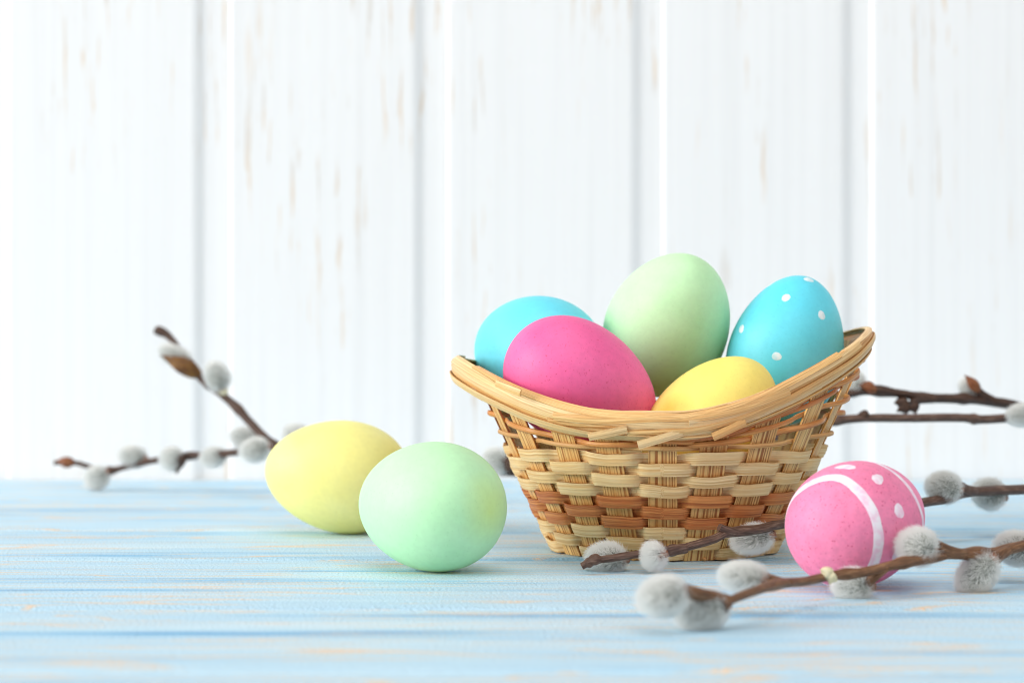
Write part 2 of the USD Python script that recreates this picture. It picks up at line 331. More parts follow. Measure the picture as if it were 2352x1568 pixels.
# ------------------------------------------------------------------ eggs
class Egg:
    K = 0.12

    def __init__(self, c, ax, a, b):
        self.c, self.a, self.b = np.array(c) / 1000, a / 1000, b / 1000
        self.ax = np.array(ax, float) / np.linalg.norm(ax)
        self.u = np.cross(self.ax, [.3, .2, .9]); self.u /= np.linalg.norm(self.u)
        self.w = np.cross(self.ax, self.u)

    def P(self, t, f):
        t, f = np.broadcast_arrays(np.asarray(t, float), np.asarray(f, float))
        r = self.b * np.sin(t) * (1 - self.K * np.cos(t))
        return self.c + (self.a * np.cos(t))[..., None] * self.ax + (r * np.cos(f))[..., None] * self.u + (r * np.sin(f))[..., None] * self.w

    def N(self, t, f, e=1e-4):
        n = np.cross(self.P(t + e, f) - self.P(t - e, f), self.P(t, f + e) - self.P(t, f - e))
        n /= np.maximum(np.linalg.norm(n, axis=-1, keepdims=True), 1e-15)
        s = np.sign((n * (self.P(t, f) - self.c)).sum(-1, keepdims=True))
        return n * s

    def mesh(self, n=56, m=88):
        t = np.linspace(0, np.pi, n)[1:-1]; f = np.linspace(0, 2 * np.pi, m, endpoint=False)
        V = self.P(t[:, None], f[None]).reshape(-1, 3)
        V = np.vstack([V, self.P(0, 0), self.P(np.pi, 0)])
        n -= 2
        i, j = np.meshgrid(np.arange(n - 1), np.arange(m), indexing="ij"); j2 = (j + 1) % m
        a, b, c, d = (i * m + j).ravel(), (i * m + j2).ravel(), ((i + 1) * m + j).ravel(), ((i + 1) * m + j2).ravel()
        j = np.arange(m); j2 = (j + 1) % m
        F = np.vstack([np.stack([a, c, d], 1), np.stack([a, d, b], 1), np.stack([np.full(m, n * m), j, j2], 1), np.stack([np.full(m, n * m + 1), (n - 1) * m + j2, (n - 1) * m + j], 1)])
        tm = trimesh.Trimesh(V, F, process=False)
        return (V, F if tm.volume > 0 else F[:, ::-1])

    def seen_at(self, x, y):
        t, f = np.meshgrid(np.linspace(.02, np.pi - .02, 220), np.linspace(0, 2 * np.pi, 440, endpoint=False), indexing="ij")
        P, N = self.P(t, f), self.N(t, f)
        front = (N * (P - [0, 0, EYE])).sum(-1) < 0
        q = (1176 + FPX * P[..., 0] / P[..., 1] - x) ** 2 + (784 - FPX * (P[..., 2] - EYE) / P[..., 1] - y) ** 2
        k = np.argmin(np.where(front, q, 1e9))
        return t.ravel()[k], f.ravel()[k]

    def dot(self, t0, f0, r, r2=None, seed=0, turn=0.0, rag=0.08, lift=0.00009):
        rnd = np.random.default_rng(seed); n = 28; th = np.linspace(0, 2 * np.pi, n, endpoint=False)
        k = 1 + rag * (np.sin(th * 2 + rnd.uniform(0, 6)) * .5 + np.sin(th * 3 + rnd.uniform(0, 6)) * .5 + np.sin(th * 7 + rnd.uniform(0, 6)) * .25)
        r2 = r2 or r
        rt = np.linalg.norm(self.P(t0 + .01, f0) - self.P(t0 - .01, f0)) / .02
        rf = np.linalg.norm(self.P(t0, f0 + .01) - self.P(t0, f0 - .01)) / .02
        V = [self.P(t0, f0) + self.N(t0, f0) * lift]
        for s, l in ((.35, 1.0), (.7, .9), (.92, .6), (1.0, -.3)):
            ex, ey = r * s * k * np.cos(th), r2 * s * k * np.sin(th)
            t, f = t0 + (ex * math.cos(turn) - ey * math.sin(turn)) / rt, f0 + (ex * math.sin(turn) + ey * math.cos(turn)) / rf
            V += list(self.P(t, f) + self.N(t, f) * lift * l)
        V = np.array(V); j = np.arange(n); j2 = (j + 1) % n
        F = [np.stack([np.zeros(n, int), 1 + j, 1 + j2], 1)]
        for q in range(3):
            a, b = 1 + q * n + j, 1 + q * n + j2
            F += [np.stack([a, a + n, b + n], 1), np.stack([a, b + n, b], 1)]
        F = np.vstack(F)
        nn = np.cross(V[F[0, 1]] - V[F[0, 0]], V[F[0, 2]] - V[F[0, 0]])
        return (V, F if nn @ self.N(t0, f0) > 0 else F[:, ::-1])

    def stripe(self, pts, half, seed=0, lift=0.00009):
        """A brushed band round the shell through the points seen at pts."""
        tf = np.array([self.seen_at(*p) for p in pts]); tf = tf[np.argsort(tf[:, 1])]
        f = np.linspace(0, 2 * np.pi, 181)[:-1]
        tt = np.interp(f, tf[:, 1], tf[:, 0], period=2 * np.pi)
        ker = np.hanning(17); ker /= ker.sum(); tt = np.convolve(np.r_[tt[-8:], tt, tt[:8]], ker, "valid")
        rt = np.linalg.norm(self.P(tt + .01, f) - self.P(tt - .01, f), axis=-1) / .02
        hs = [half * (1 + .18 * (2 * meshkit.fbm(np.stack([np.cos(f) * 3.5, np.sin(f) * 3.5, f * 0 + q], -1), 3, seed) - 1)) for q in (0, 9)]
        V = []
        for s, l in ((-1, -.3), (-.9, .7), (-.4, 1), (.4, 1), (.9, .7), (1, -.3)):
            t = tt + s * hs[0 if s < 0 else 1] / rt
            V.append(self.P(t, f) + self.N(t, f) * lift * l)
        V = np.array(V); k, n = V.shape[:2]; V = V.reshape(-1, 3)
        i, j = np.meshgrid(np.arange(k - 1), np.arange(n), indexing="ij"); j2 = (j + 1) % n
        a, b, c, d = (i * n + j).ravel(), (i * n + j2).ravel(), ((i + 1) * n + j).ravel(), ((i + 1) * n + j2).ravel()
        F = np.vstack([np.stack([a, c, d], 1), np.stack([a, d, b], 1)])
        nn = np.cross(V[F[0, 1]] - V[F[0, 0]], V[F[0, 2]] - V[F[0, 0]])
        return (V, F if nn @ (V[F[0, 0]] - self.c) > 0 else F[:, ::-1])


EGGS = {
    "pink": Egg((25.7, 745, 63.9), (.86, .092, -.501), 30.4, 22.5),
    "blue": Egg((9.8, 793, 75.0), (-.598, .784, .168), 30.3, 23.3),
    "mint": Egg((61.8, 790, 87.1), (.262, -.65, .713), 31.8, 24.3),
    "dotted": Egg((106.8, 778, 76.6), (.25, -.13, .96), 29.7, 22.2),
    "yellow_in": Egg((74.2, 738, 48.1), (.596, -.024, .803), 29.4, 22.6),
    "yellow": Egg((-72.3, 832.1, 24.1), (-.973, -.175, .147), 30.5, 23.3),
    "green": Egg((-28.8, 698.8, 22.6), (-.726, .687, .008), 29.2, 22.4),
    "pink_dots": Egg((113.2, 653.6, 21.0), (.696, .698, .167), 26.9, 20.2),
}


def tip_of(e, end, base):          # the position of one end of the egg in its own coordinates
    return tuple(e.c + end * e.ax * e.a - base)


def c1(x, y): return 1010.6 + x * .4805, 551.2 + y * .4805
def c2(x, y): return 1286.2 + x * .4531, 992.2 + y * .4531
def c4(x, y): return 1892.5 + x * .22266, 1028.9 + y * .22266
def c5(x, y): return 110.2 + x * .26362, 735 + y * .26362
def c6(x, y): return 1837.4 + x * .33407, 808.45 + y * .33407
def cz(x, y): return 1332.1 + x * .20507, 1148.4 + y * .20507


base_of = {k: np.array([e.c[0], e.c[1], e.mesh()[0][:, 2].min()]) for k, e in EGGS.items()}
egg_mat("pink_dye", lin(242, 96, 158), lin(245, 118, 172), lin(236, 76, 138), pores=0.55, mott=0.05)
egg_mat("blue_dye", lin(92, 214, 236), lin(128, 224, 240), lin(60, 198, 228), pores=0.2)
egg_mat("dotted_blue_dye", lin(84, 212, 234), lin(130, 224, 238), lin(52, 196, 224), pores=0.2)
egg_mat("mint_dye", lin(192, 238, 184), lin(202, 240, 192), lin(174, 232, 172), pores=0.2, tip=(tip_of(EGGS["mint"], -1, base_of["mint"]), 0.008, 0.034, lin(196, 228, 140)))
egg_mat("pale_yellow_dye", lin(247, 238, 138), lin(248, 242, 166), lin(242, 228, 104), pores=0.15, tip=(tip_of(EGGS["yellow"], -1, base_of["yellow"]), 0.006, 0.034, lin(236, 206, 50)))
egg_mat("warm_yellow_dye", lin(250, 228, 110), lin(250, 234, 140), lin(246, 212, 84), pores=0.2, tip=(tuple(at(1528, 935, 722) - base_of["yellow_in"]), 0.008, 0.017, lin(245, 176, 60)))
egg_mat("green_dye", lin(184, 235, 184), lin(194, 238, 190), lin(168, 230, 172), pores=0.15, tip=(tip_of(EGGS["green"], -1, base_of["green"]), 0.002, 0.020, lin(202, 228, 130)))
egg_mat("rose_dye", lin(242, 124, 166), lin(247, 148, 184), lin(228, 88, 138), pores=0.9, mott=0.09)

for key, m, label, group in (
    ("pink", "pink_dye", "plain bright pink egg leaning on the front rim inside the basket", "painted eggs in the basket"),
    ("blue", "blue_dye", "plain turquoise egg lying behind the bright pink egg in the basket", "painted eggs in the basket"),
    ("mint", "mint_dye", "large pale mint green egg standing highest in the basket", "painted eggs in the basket"),
    ("yellow_in", "warm_yellow_dye", "yellow egg with an orange tip tucked low behind the basket rim", "painted eggs in the basket"),
    ("yellow", "pale_yellow_dye", "pale yellow egg lying on the blue table behind the green egg", "plain eggs on the table"),
    ("green", "green_dye", "light green egg lying on the blue table, nearest egg left of the basket", "plain eggs on the table")):
    e, b = EGGS[key], base_of[key]
    v, f = e.mesh()
    g = usdkit.mesh(stage, numbered("/World", "painted_egg"), (v - b, f), M[m], smooth=True)
    UsdGeom.Xformable(g).AddTranslateOp().Set(tuple(map(float, b)))
    note(g.GetPrim(), label, "egg", group)

e, b = EGGS["dotted"], base_of["dotted"]
p, o = thing("painted_egg", b, "turquoise egg with white dots at the right end of the basket", "egg", "painted eggs in the basket")
part(p, "shell", e.mesh(), "dotted_blue_dye", o)
for i, q in enumerate([(1655, 275), (1825, 360), (1442, 422), (1608, 556), (1763, 188), (1580, 212)]):
    t0, f0 = e.seen_at(*c1(*q))
    part(p, "paint_dot", e.dot(t0, f0, .00185 if i < 4 else .0021, .0016 if i < 4 else .0019, seed=i, turn=.5 * i), "thin_white_paint", o)
for i, (t0, f0) in enumerate([(1.2, 4.6), (1.6, 5.6), (0.9, 3.4), (1.9, 3.9)]):   # the far side carries on the pattern
    Pq = e.P(t0, f0)
    if e.N(t0, f0)[1] > 0.3:
        part(p, "paint_dot", e.dot(t0, f0, .0018, seed=20 + i), "thin_white_paint", o)

e, b = EGGS["pink_dots"], base_of["pink_dots"]
p, o = thing("painted_egg", b, "rose pink egg with white stripes and dots on the table right of the basket", "egg")
part(p, "shell", e.mesh(), "rose_dye", o)
part(p, "paint_stripe", e.stripe([c2(*q) for q in [(1232, 282), (1320, 238), (1420, 228), (1500, 280), (1568, 365), (1605, 460), (1618, 560), (1590, 672)]], .00185, 3), "white_paint", o)
part(p, "paint_stripe", e.stripe([c2(*q) for q in [(1640, 172), (1700, 208), (1775, 290), (1822, 380), (1840, 440)]], .0013, 5), "white_paint", o)
for i, (q, r, r2, tn) in enumerate([((1450, 173), .0021, .0034, .3), ((1612, 236), .0026, .0021, .5), ((1720, 396), .0024, .0023, 0.2), ((1712, 612), .0026, .0022, 0.6)]):
    t0, f0 = e.seen_at(*c2(*q))
    part(p, "paint_dot", e.dot(t0, f0, r, r2, seed=i + 7, turn=tn, rag=.14), "white_paint", o)

# ------------------------------------------------------------------ the basket
BC = np.array([0.0585, 0.770, 0.0])
PZ = np.array([-3, 0, 16, 32, 42, 58, 68, 74, 84]) / 1000
PR = np.array([40.5, 41.5, 49.0, 56.5, 60.8, 68.3, 72.6, 74.6, 76.0]) / 1000
NS = 20
F0 = -math.pi / 2 - 0.075           # a stake stands a little left of the front


def RAD(z): return np.interp(z, PZ, PR)


def rim_z(f):
    c, back = np.cos(f), np.sin(f) > 0
    p = np.where(c > 0, np.where(back, 1.3, 1.75), np.where(back, 1.3, 3.8))
    return .0506 + np.where(c > 0, .030, .0178) * np.abs(c) ** p


def rim_r(f):
    c = np.cos(f)
    return RAD(rim_z(f)) + .0010 + np.where(c < 0, .0042 * np.abs(c) ** 4, 0)


def around(f, r, z):
    return np.stack([BC[0] + r * np.cos(f), BC[1] + r * np.sin(f), z + 0 * f], -1)


rng = np.random.default_rng(11)
basket, bo = thing("wicker_basket", BC, "boat shaped bamboo basket of pale and russet weave filled with painted eggs", "basket")


def strip(C, out, side, width, thick, ridges=0, wav=1.0, deep=.00022, bulge=.0002, seed=0, m=11, close=False, taper=None):
    """A flat strip along C: out = outward normals, side = directions across its width; the front shows long ridges."""
    s = np.linspace(-1, 1, m)
    wd = np.broadcast_to(np.asarray(width, float), (len(C),))
    h = bulge * (1 - s ** 2)[None] + np.zeros((len(C), m))
    if ridges:
        rr = np.random.default_rng(seed)
        u = np.linspace(0, 1, len(C))
        for c in np.linspace(-.62, .62, ridges) + rr.uniform(-.1, .1, ridges):
            cc = c + .1 * wav * np.sin(u * rr.uniform(20, 60) + rr.uniform(0, 6))
            h -= deep * np.exp(-((s[None] - cc[:, None]) / .1) ** 2)
    front = C[:, None] + side[:, None] * (s[None] * wd[:, None] / 2)[..., None] + out[:, None] * (h + thick / 2)[..., None]
    back = C[:, None] + side[:, None] * (s[None, ::-1] * wd[:, None] / 2 * .96)[..., None] - out[:, None] * (thick / 2)
    return loft(np.concatenate([front, front[:, -1:], back[:, :1], back[:, -1:], front[:, :1]], 1), close_u=close)   # doubled edge points keep the edges crisp


def unit(v): return v / np.linalg.norm(v, axis=-1, keepdims=True)


# base
def disc(z, r):
    t = trimesh.creation.cylinder(radius=r, height=.0012, sections=64); t.apply_translation(BC + [0, 0, z]); return t


part(basket, "base", disc(.0016, .0405), "tan_weaver", bo, smooth=30)
ff = np.linspace(0, 2 * np.pi, 160, endpoint=False)
V, F, UV = loft(around(ff, .0412, .0012)[:, None] + .0011 * (np.cos(np.linspace(0, 2 * np.pi, 8, endpoint=False))[None, :, None] * unit(around(ff, 1., 0.) - around(ff, 0., 0.))[:, None] + np.sin(np.linspace(0, 2 * np.pi, 8, endpoint=False))[None, :, None] * np.array([0, 0, 1.])), close_u=True)
part(basket, "base_ring", (V, F), "tan_weaver", bo, uv=UV)

# stakes
for k in range(NS):
    f = F0 + 2 * np.pi * k / NS + rng.uniform(-.012, .012)
    zt = float(rim_z(np.array(f))) + .001
    z = np.linspace(.0004, zt, 30)
    lean = rng.uniform(-.02, .02)
    fa = f + lean * (z / .05)
    C = around(fa, RAD(z) - .0001, z)
    side = np.tile(np.array([-math.sin(f), math.cos(f), 0]), (len(z), 1))
    tan = unit(np.gradient(C, axis=0)); side = unit(side - tan * (side * tan).sum(1, keepdims=True)); out = np.cross(side, tan)
    if (out[0] * np.array([math.cos(f), math.sin(f), 0])).sum() < 0: out = -out
    V, F, UV = strip(C, out, side, .0108 + rng.uniform(-.0008, .0006) - .0012 * (z / .06), .0008, ridges=5, wav=0.05, deep=.00010, bulge=.0002, seed=k, m=13)
    part(basket, "stake", (V, F), "stake_bamboo", bo, uv=UV)
    if k % 3 == 1:                                     # trimmed stake foot showing under the base
        C2 = np.linspace(around(np.array([f]), .0412, .0022)[0], around(np.array([f + .06]), .0428, .0004)[0], 4)
        V, F, UV = tube(C2, .0007, 6); part(basket, "stake_foot", (V, F), "tan_weaver", bo, uv=UV)

# flat weavers
rows = ["pale", "pale", "pale", "russet", "russet", "tan", "pale", "pale", "pale", "pale"]
rows = ["pale_weaver", "pale_weaver", "pale_weaver", "russet_weaver", "russet_weaver", "russet_weaver", "pale_weaver", "pale_weaver", "pale_weaver", "pale_weaver"]
n = NS * 14
for i, m in enumerate(rows):
    z0 = .0030 + .00392 * i
    f = np.linspace(0, 2 * np.pi, n, endpoint=False) + F0
    wob = meshkit.fbm(np.stack([np.cos(f) * 5, np.sin(f) * 5, f * 0 + i * 3.7], -1), 3, i) - .5
    z = z0 + .0017 * wob
    s = np.cos((f - F0) * NS / 2 + (math.pi if i % 2 else 0))
    off = .00175 * s / np.sqrt(s ** 2 + .09) + .0003 + .0005 * wob
    # lower edge of an outer span bows down a little
    z = z - .00025 * np.maximum(s, 0)
    C = around(f, RAD(z) + off, z)
    zz = np.array([z, z + .001]); up = unit(around(f, RAD(z + .001), z + .001) - around(f, RAD(z), z))
    tan = unit(np.roll(C, -1, 0) - np.roll(C, 1, 0)); up = unit(up - tan * (up * tan).sum(1, keepdims=True)); out = np.cross(tan, up)
    V, F, UV = strip(C, out, up, .0048 + .0016 * wob, .0008, ridges=3, deep=.00018, bulge=.00022, seed=50 + i, close=True)
    part(basket, "weaver", (V, F), m, bo, uv=UV)

# thin rods between the weave and the rim: they fan out where the rim rises
for i, (fl, fr) in enumerate([(.20, .16), (.52, .36), (.84, .55), (1.0, .74), (1.12, .84), (1.16, .93), (1.2, 1.0)]):
    f = np.linspace(0, 2 * np.pi, n, endpoint=False) + F0
    c = np.cos(f)
    wob = meshkit.fbm(np.stack([np.cos(f) * 2.2, np.sin(f) * 2.2, f * 0 + i * 5.1], -1), 3, 90 + i) - .5
    top = rim_z(f) - .0046
    w = np.clip(.5 + .5 * np.sign(c) * np.abs(c) ** .6, 0, 1)
    share = fl * (1 - w) + fr * w
    z = .0408 + share * np.maximum(top - .0408, .0035) + .0022 * wob * (.4 + np.abs(c))
    s = np.cos((f - F0) * NS / 2 + (math.pi if i % 2 else 0))
    off = .0016 * s / np.sqrt(s ** 2 + .3) + .0004
    if i in (0, 1, 2): off = off + np.where(c > .5, .0010 * np.maximum(s, 0), 0)
    C = around(f, RAD(z) + off, z)
    th = np.linspace(0, 2 * np.pi, 8, endpoint=False)
    tan = unit(np.roll(C, -1, 0) - np.roll(C, 1, 0)); up = np.array([0, 0, 1.]); a = unit(np.cross(tan, up)); bb = np.cross(a, tan)
    r = (.00060 if i < 3 else .00066) + .00018 * rng.random()
    V, F, UV = loft(C[:, None] + (np.cos(th)[None, :, None] * a[:, None] * .75 + np.sin(th)[None, :, None] * bb[:, None] * 1.4) * r, close_u=True)
    part(basket, "thin_rod", (V, F), ("tan_weaver", "thin_rod", "thin_rod", "russet_weaver", "thin_rod", "russet_weaver", "thin_rod")[i], bo, uv=UV)

# rim: a core wrapped in long flat strands that rise from the front to both ends
f = np.linspace(0, 2 * np.pi, 220, endpoint=False)


def rim_frame(f):
    f = np.asarray(f, float); e = 1e-3
    C = around(f, rim_r(f), rim_z(f))
    tan = unit(around(f + e, rim_r(f + e), rim_z(f + e)) - around(f - e, rim_r(f - e), rim_z(f - e)))
    rad = np.stack([np.cos(f) * .92, np.sin(f) * .92, -.30 + 0 * f], -1)      # outward, facing a little down: the wall leans out
    out = unit(rad - tan * (rad * tan).sum(-1, keepdims=True))
    up = np.cross(out, tan); up = up * np.sign(up[..., 2:3])
    return C, tan, out, up


def rim_half(f):                     # half height of the band
    c = np.cos(f)
    return .0038 + .0010 * np.maximum(-c, 0) ** 2 + .0004 * np.maximum(c, 0)


th = np.linspace(0, 2 * np.pi, 16, endpoint=False)
C, tan, out, up = rim_frame(f)
hh = rim_half(f)[:, None, None] * .80
V, F, UV = loft(C[:, None] + np.sin(th)[None, :, None] * up[:, None] * hh + np.cos(th)[None, :, None] * out[:, None] * .0013, close_u=True)
part(basket, "rim_core", (V, F), "thin_rod", bo, uv=UV)


def rim_strand(side_, a0, a1, al_fn, width, lift, m, seed):
    """A strand running along the rim from a0 to a1 (angles away from the front, counted towards the left end for side_ = -1, the right end for +1).
    al is its place round the rim's oval section: 0 = outer face, pi/2 = top edge, -pi/2 = underneath."""
    n = max(14, int(abs(a1 - a0) * 34))
    a = np.linspace(a0, a1, n); f = -math.pi / 2 + side_ * a
    wob = meshkit.fbm(np.stack([a * 2.5, a * 0 + seed * 1.7, a * 0], -1), 2, seed) - .5
    al = al_fn(a) + .35 * wob
    C, tan, out, up = rim_frame(f)
    A, Bq = rim_half(f) + lift, .0017 + .0012 * np.maximum(-np.cos(f), 0) ** 3 + lift
    P = C + (np.sin(al) * A)[:, None] * up + (np.cos(al) * Bq)[:, None] * out
    nrm = unit((np.sin(al) / A)[:, None] * up + (np.cos(al) / Bq)[:, None] * out)
    t = unit(np.gradient(P, axis=0)); nrm = unit(nrm - t * (nrm * t).sum(1, keepdims=True)); side = np.cross(nrm, t)
    wd = width * (1 + .25 * (meshkit.fbm(np.stack([a * 3, a * 0 + seed, a * 0], -1), 2, seed + 3) - .5))
    V, F, UV = strip(P, nrm, side, wd, .0006, ridges=3, deep=.00028, bulge=.00035, seed=seed, m=9)
    part(basket, "rim_strand", (V, F), m, bo, uv=UV)


rr = random.Random(5)
mats = ["rim_bamboo_pale", "rim_bamboo", "rim_bamboo_pale", "tan_weaver"]
sid = 0
for side_, rate, step, wlo, whi in ((-1, .74, .66, .0030, .0040), (1, .66, .42, .0021, .0031)):
    k = 0
    s0 = -3.6
    while s0 < 1.5:                  # strands rise from under the rim at the front to its top at the ends
        first = max(s0, -.75 + rr.uniform(-.35, .35) if side_ < 0 else -.45 + rr.uniform(-.35, .3))
        last = min(s0 + 3.9 + rr.uniform(-.3, .2), 2.9)
        if last - first > .5:
            rim_strand(side_, first, last, lambda a, s0=s0, rate=rate: -1.35 + rate * (a - s0), rr.uniform(wlo, whi), .0001 + .00036 * (sid * 3 % 4), mats[sid % 4 if side_ > 0 else sid % 3], 100 + sid)
        sid += 1; s0 += step * rr.uniform(.8, 1.2)
for k in range(7):                   # strands lying along the upper and inner edge
    a0 = -2.6 + .75 * k + rr.uniform(-.2, .2)
    rim_strand(1, a0, a0 + rr.uniform(1.2, 1.7), lambda a, k=k: 1.5 + .14 * (k % 3) + 0 * a, rr.uniform(.0022, .0028), .0002 + .00016 * (k % 3), mats[k % 3], 200 + k)


def loose_end(a, b, d0, d1, width, m, seed):
    P = catmull([at(*a, d0), (at(*a, d0) + at(*b, d1)) / 2 + [0, -.0006, 0], at(*b, d1)], 6)
    tan = unit(np.gradient(P, axis=0)); out = np.tile([0.05, -1.0, -.25], (len(P), 1)); out = unit(out - tan * (out * tan).sum(1, keepdims=True))
    V, F, UV = strip(P, out, np.cross(out, tan), width, .0006, ridges=2, bulge=.0003, seed=seed, m=7)
    part(basket, "loose_strand_end", (V, F), m, bo, uv=UV)


loose_end((1465, 1022), (1580, 988), 702.0, 702.6, .0031, "rim_bamboo_pale", 1)
loose_end((1637, 1003), (1712, 968), 702.0, 704.0, .0030, "rim_bamboo", 2)
loose_end((1352, 1003), (1440, 985), 705.5, 703.5, .0029, "rim_bamboo_pale", 3)
loose_end((1582, 969), (1745, 950), 701.0, 705.5, .0030, "rim_bamboo_pale", 4)
loose_end((1140, 880), (1196, 902), 722.0, 714.0, .0026, "rim_bamboo", 5)


# ------------------------------------------------------------------ willow branches
class Branch:
    def __init__(self, label, base, bark, group="pussy willow branches on the table"):
        self.prim, self.o = thing("willow_branch", base, label, "branch", group)
        self.bark = bark; self.n = 0

    def stem(self, pts, r0, r1, name="stem", mat_=None, nodes=(), rough=.10, n=8):
        C = catmull([at(*p) for p in pts], n); k = np.linspace(0, 1, len(C))
        r = r0 + (r1 - r0) * k
        for c, amp, w in nodes:
            r = r * (1 + amp * np.exp(-((k - c) / w) ** 2))
        self.n += 1
        V, F, UV = tube(C, r, 14, rough, self.n + len(name))
        return part(self.prim, name, (V, F), mat_ or self.bark, self.o, uv=UV)

    def bud(self, a, b, r, name="bud", m="bud_brown", label=None):
        """A pointed bud or flared scale from a to b."""
        A, B = at(*a), at(*b); k = np.linspace(0, 1, 12)
        C = A + (B - A) * k[:, None] + np.array([0, 0, .0006]) * np.sin(k * 3.1)[:, None]
        self.n += 1
        rad = r * (.55 + .9 * np.sin(np.pi * k ** .8) ** 1.2) * np.maximum(1 - k ** 2.2, .01) ** .85
        V, F, UV = tube(C, rad, 12, .14, self.n)
        return part(self.prim, name, (V, F), m, self.o, uv=UV, label=label)

    def catkin(self, base, tip, width, scale=True, hairs=5500, fur=.0027, bend=0.0, label=None):
        """base, tip: (x, y, d); width in mm with the fur. A dark grey-green core, silky hairs, a brown scale at its foot."""
        A, B = at(*base), at(*tip); ax = B - A; L = np.linalg.norm(ax); ax /= L
        W = width / 1000
        Lc, Wc = L - fur * .9, max(W - 1.05 * fur, W * .5)
        self.n += 1; sd = self.n * 13 + int(abs(base[0]))
        rg = np.random.default_rng(sd)
        u = unit(np.cross(ax, [0.12, -.3, 1.0])); w = np.cross(ax, u)
        t = np.linspace(0, np.pi, 22)

        def surf(t, f):
            r = Wc / 2 * np.sin(t) * (1 + .12 * np.cos(t))
            p = A + ax * (.0004 + Lc * (1 - np.cos(t)) / 2)[..., None] + (r * np.cos(f))[..., None] * u + (r * np.sin(f))[..., None] * w
            return p + u * (bend * np.sin(t))[..., None]
        f = np.linspace(0, 2 * np.pi, 20, endpoint=False)
        Rg = surf(np.clip(t, .06, np.pi - .06)[:, None] + 0 * f[None], f[None] + 0 * t[:, None])
        V, F, UV = loft(Rg)
        cp = part(self.prim, "catkin", (V, F), "catkin_core", self.o, label=label)
        # fur
        c = rg.uniform(-.985, 1, hairs); tt = np.arccos(-c); ph = rg.uniform(0, 2 * np.pi, hairs)
        root = surf(tt, ph); e = 1e-3
        nrm = unit(np.cross(surf(tt + e, ph) - surf(tt - e, ph), surf(tt, ph + e) - surf(tt, ph - e)))
        nrm *= np.sign((nrm * (root - (A + B) / 2)).sum(1, keepdims=True))
        lean = .35 + .75 * rg.random((hairs, 1))
        clump = meshkit.noise(root * 900 + sd, sd)[:, None] - .5
        d = unit(nrm + ax * lean * .75 + rg.normal(0, .13, (hairs, 3)) + w * clump * .1)
        ln = fur * rg.uniform(.65, 1.1, (hairs, 1)) * np.where(rg.random((hairs, 1)) < .07, 1.3, 1)
        bend_ = unit(d + ax * .55 + rg.normal(0, .2, (hairs, 3)))
        pts = np.stack([root - nrm * .0002, root + d * ln * .5, root + (d * .5 + bend_ * .5) * ln], 1)
        cv = UsdGeom.BasisCurves.Define(stage, numbered(str(cp.GetPath()), "fur"))
        cv.CreateTypeAttr("linear"); cv.CreateBasisAttr("bezier") if False else None
        cv.CreatePointsAttr(Vt.Vec3fArray.FromNumpy((pts.reshape(-1, 3) - self.o).astype(np.float32)))
        cv.CreateCurveVertexCountsAttr(Vt.IntArray.FromNumpy(np.full(hairs, 3, np.int32)))
        wd = np.tile(np.array([.000055, .000045, .000018], np.float32), hairs)
        cv.CreateWidthsAttr(Vt.FloatArray.FromNumpy(wd)); cv.SetWidthsInterpolation("vertex")
        UsdShade.MaterialBindingAPI.Apply(cv.GetPrim()).Bind(M["catkin_fur"])
        if scale:
            k = np.linspace(0, 1, 8)
            C = A - ax * .0016 + ax * (.0042 * k)[:, None]
            V, F, UV = tube(C, .0010 + .0016 * k ** .7, 12, .12, sd)
            part(cp, "bud_scale", (V, F), "bud_brown", self.o, uv=UV)
        return cp


def D(p, d): return (p[0], p[1], d)


# front branch, nearest the camera
A = Branch("nearest willow branch with brown stem crossing in front of the striped pink egg", at(1671, 1386, 556) * [1, 1, 0], "warm_brown_bark")
A.stem([(1660, 1390, 555), (1680, 1377, 557), (1739, 1355, 570), (1785, 1341, 585), (1852, 1334, 603), (1915, 1321, 614), (1982, 1314, 619), (2059, 1296, 623), (2115, 1291 - 6, 628), (2171, 1272, 634), (2226, 1272, 640),
        (2282, 1270, 646), (2352, 1253, 655), (2520, 1228, 678)], .0012, .0019, nodes=((.0, .9, .035), (.22, .35, .03), (.42, .3, .02), (.56, .3, .02), (.66, .3, .03), (.80, .45, .03)))
A.stem([(1672, 1376, 557), (1640, 1369, 555), (1606, 1364, 551), (1572, 1356, 549)], .0014, .0021, name="side_shoot")
A.stem([(1815, 1337, 592), (1790, 1336, 590), (1758, 1328, 589)], .0013, .0020, name="side_shoot")
A.stem([(2215, 1271, 638), (2185, 1268, 634), (2151, 1256, 632)], .0016, .0024, name="side_shoot")
A.stem([(2316, 1262, 650), (2298, 1272, 646), (2283, 1284, 642)], .0017, .0021, name="side_shoot")
A.stem([(2040, 1300, 621), (2012, 1322, 622), (1990, 1340, 624)], .0013, .0016, name="side_shoot")
A.catkin((1572, 1358, 549), (1462, 1382, 546), 11.6, hairs=6500, label="blurred white catkin at the left tip of the branch")
A.catkin((1668, 1386, 557), (1549, 1424, 556), 11.2, hairs=6500)
A.catkin((1760, 1331, 589), (1648, 1318, 589), 9.6)
A.catkin((2000, 1346, 626), (1908, 1342, 626), 11.4)
A.catkin((2150, 1261, 632), (2055, 1246, 632), 12.2, hairs=6500)
A.catkin((2281, 1281, 642), (2202, 1360, 640), 12.0)
A.catkin((2384, 1268, 664), (2280, 1248, 664), 11.8)
A.bud((1908, 1325, 611), (1883, 1308, 609), .0016, m="cream_bud", label="dried cream bud")
A.bud((1912, 1322, 611), (1905, 1344, 609), .0015, m="cream_bud", label="dried cream bud")

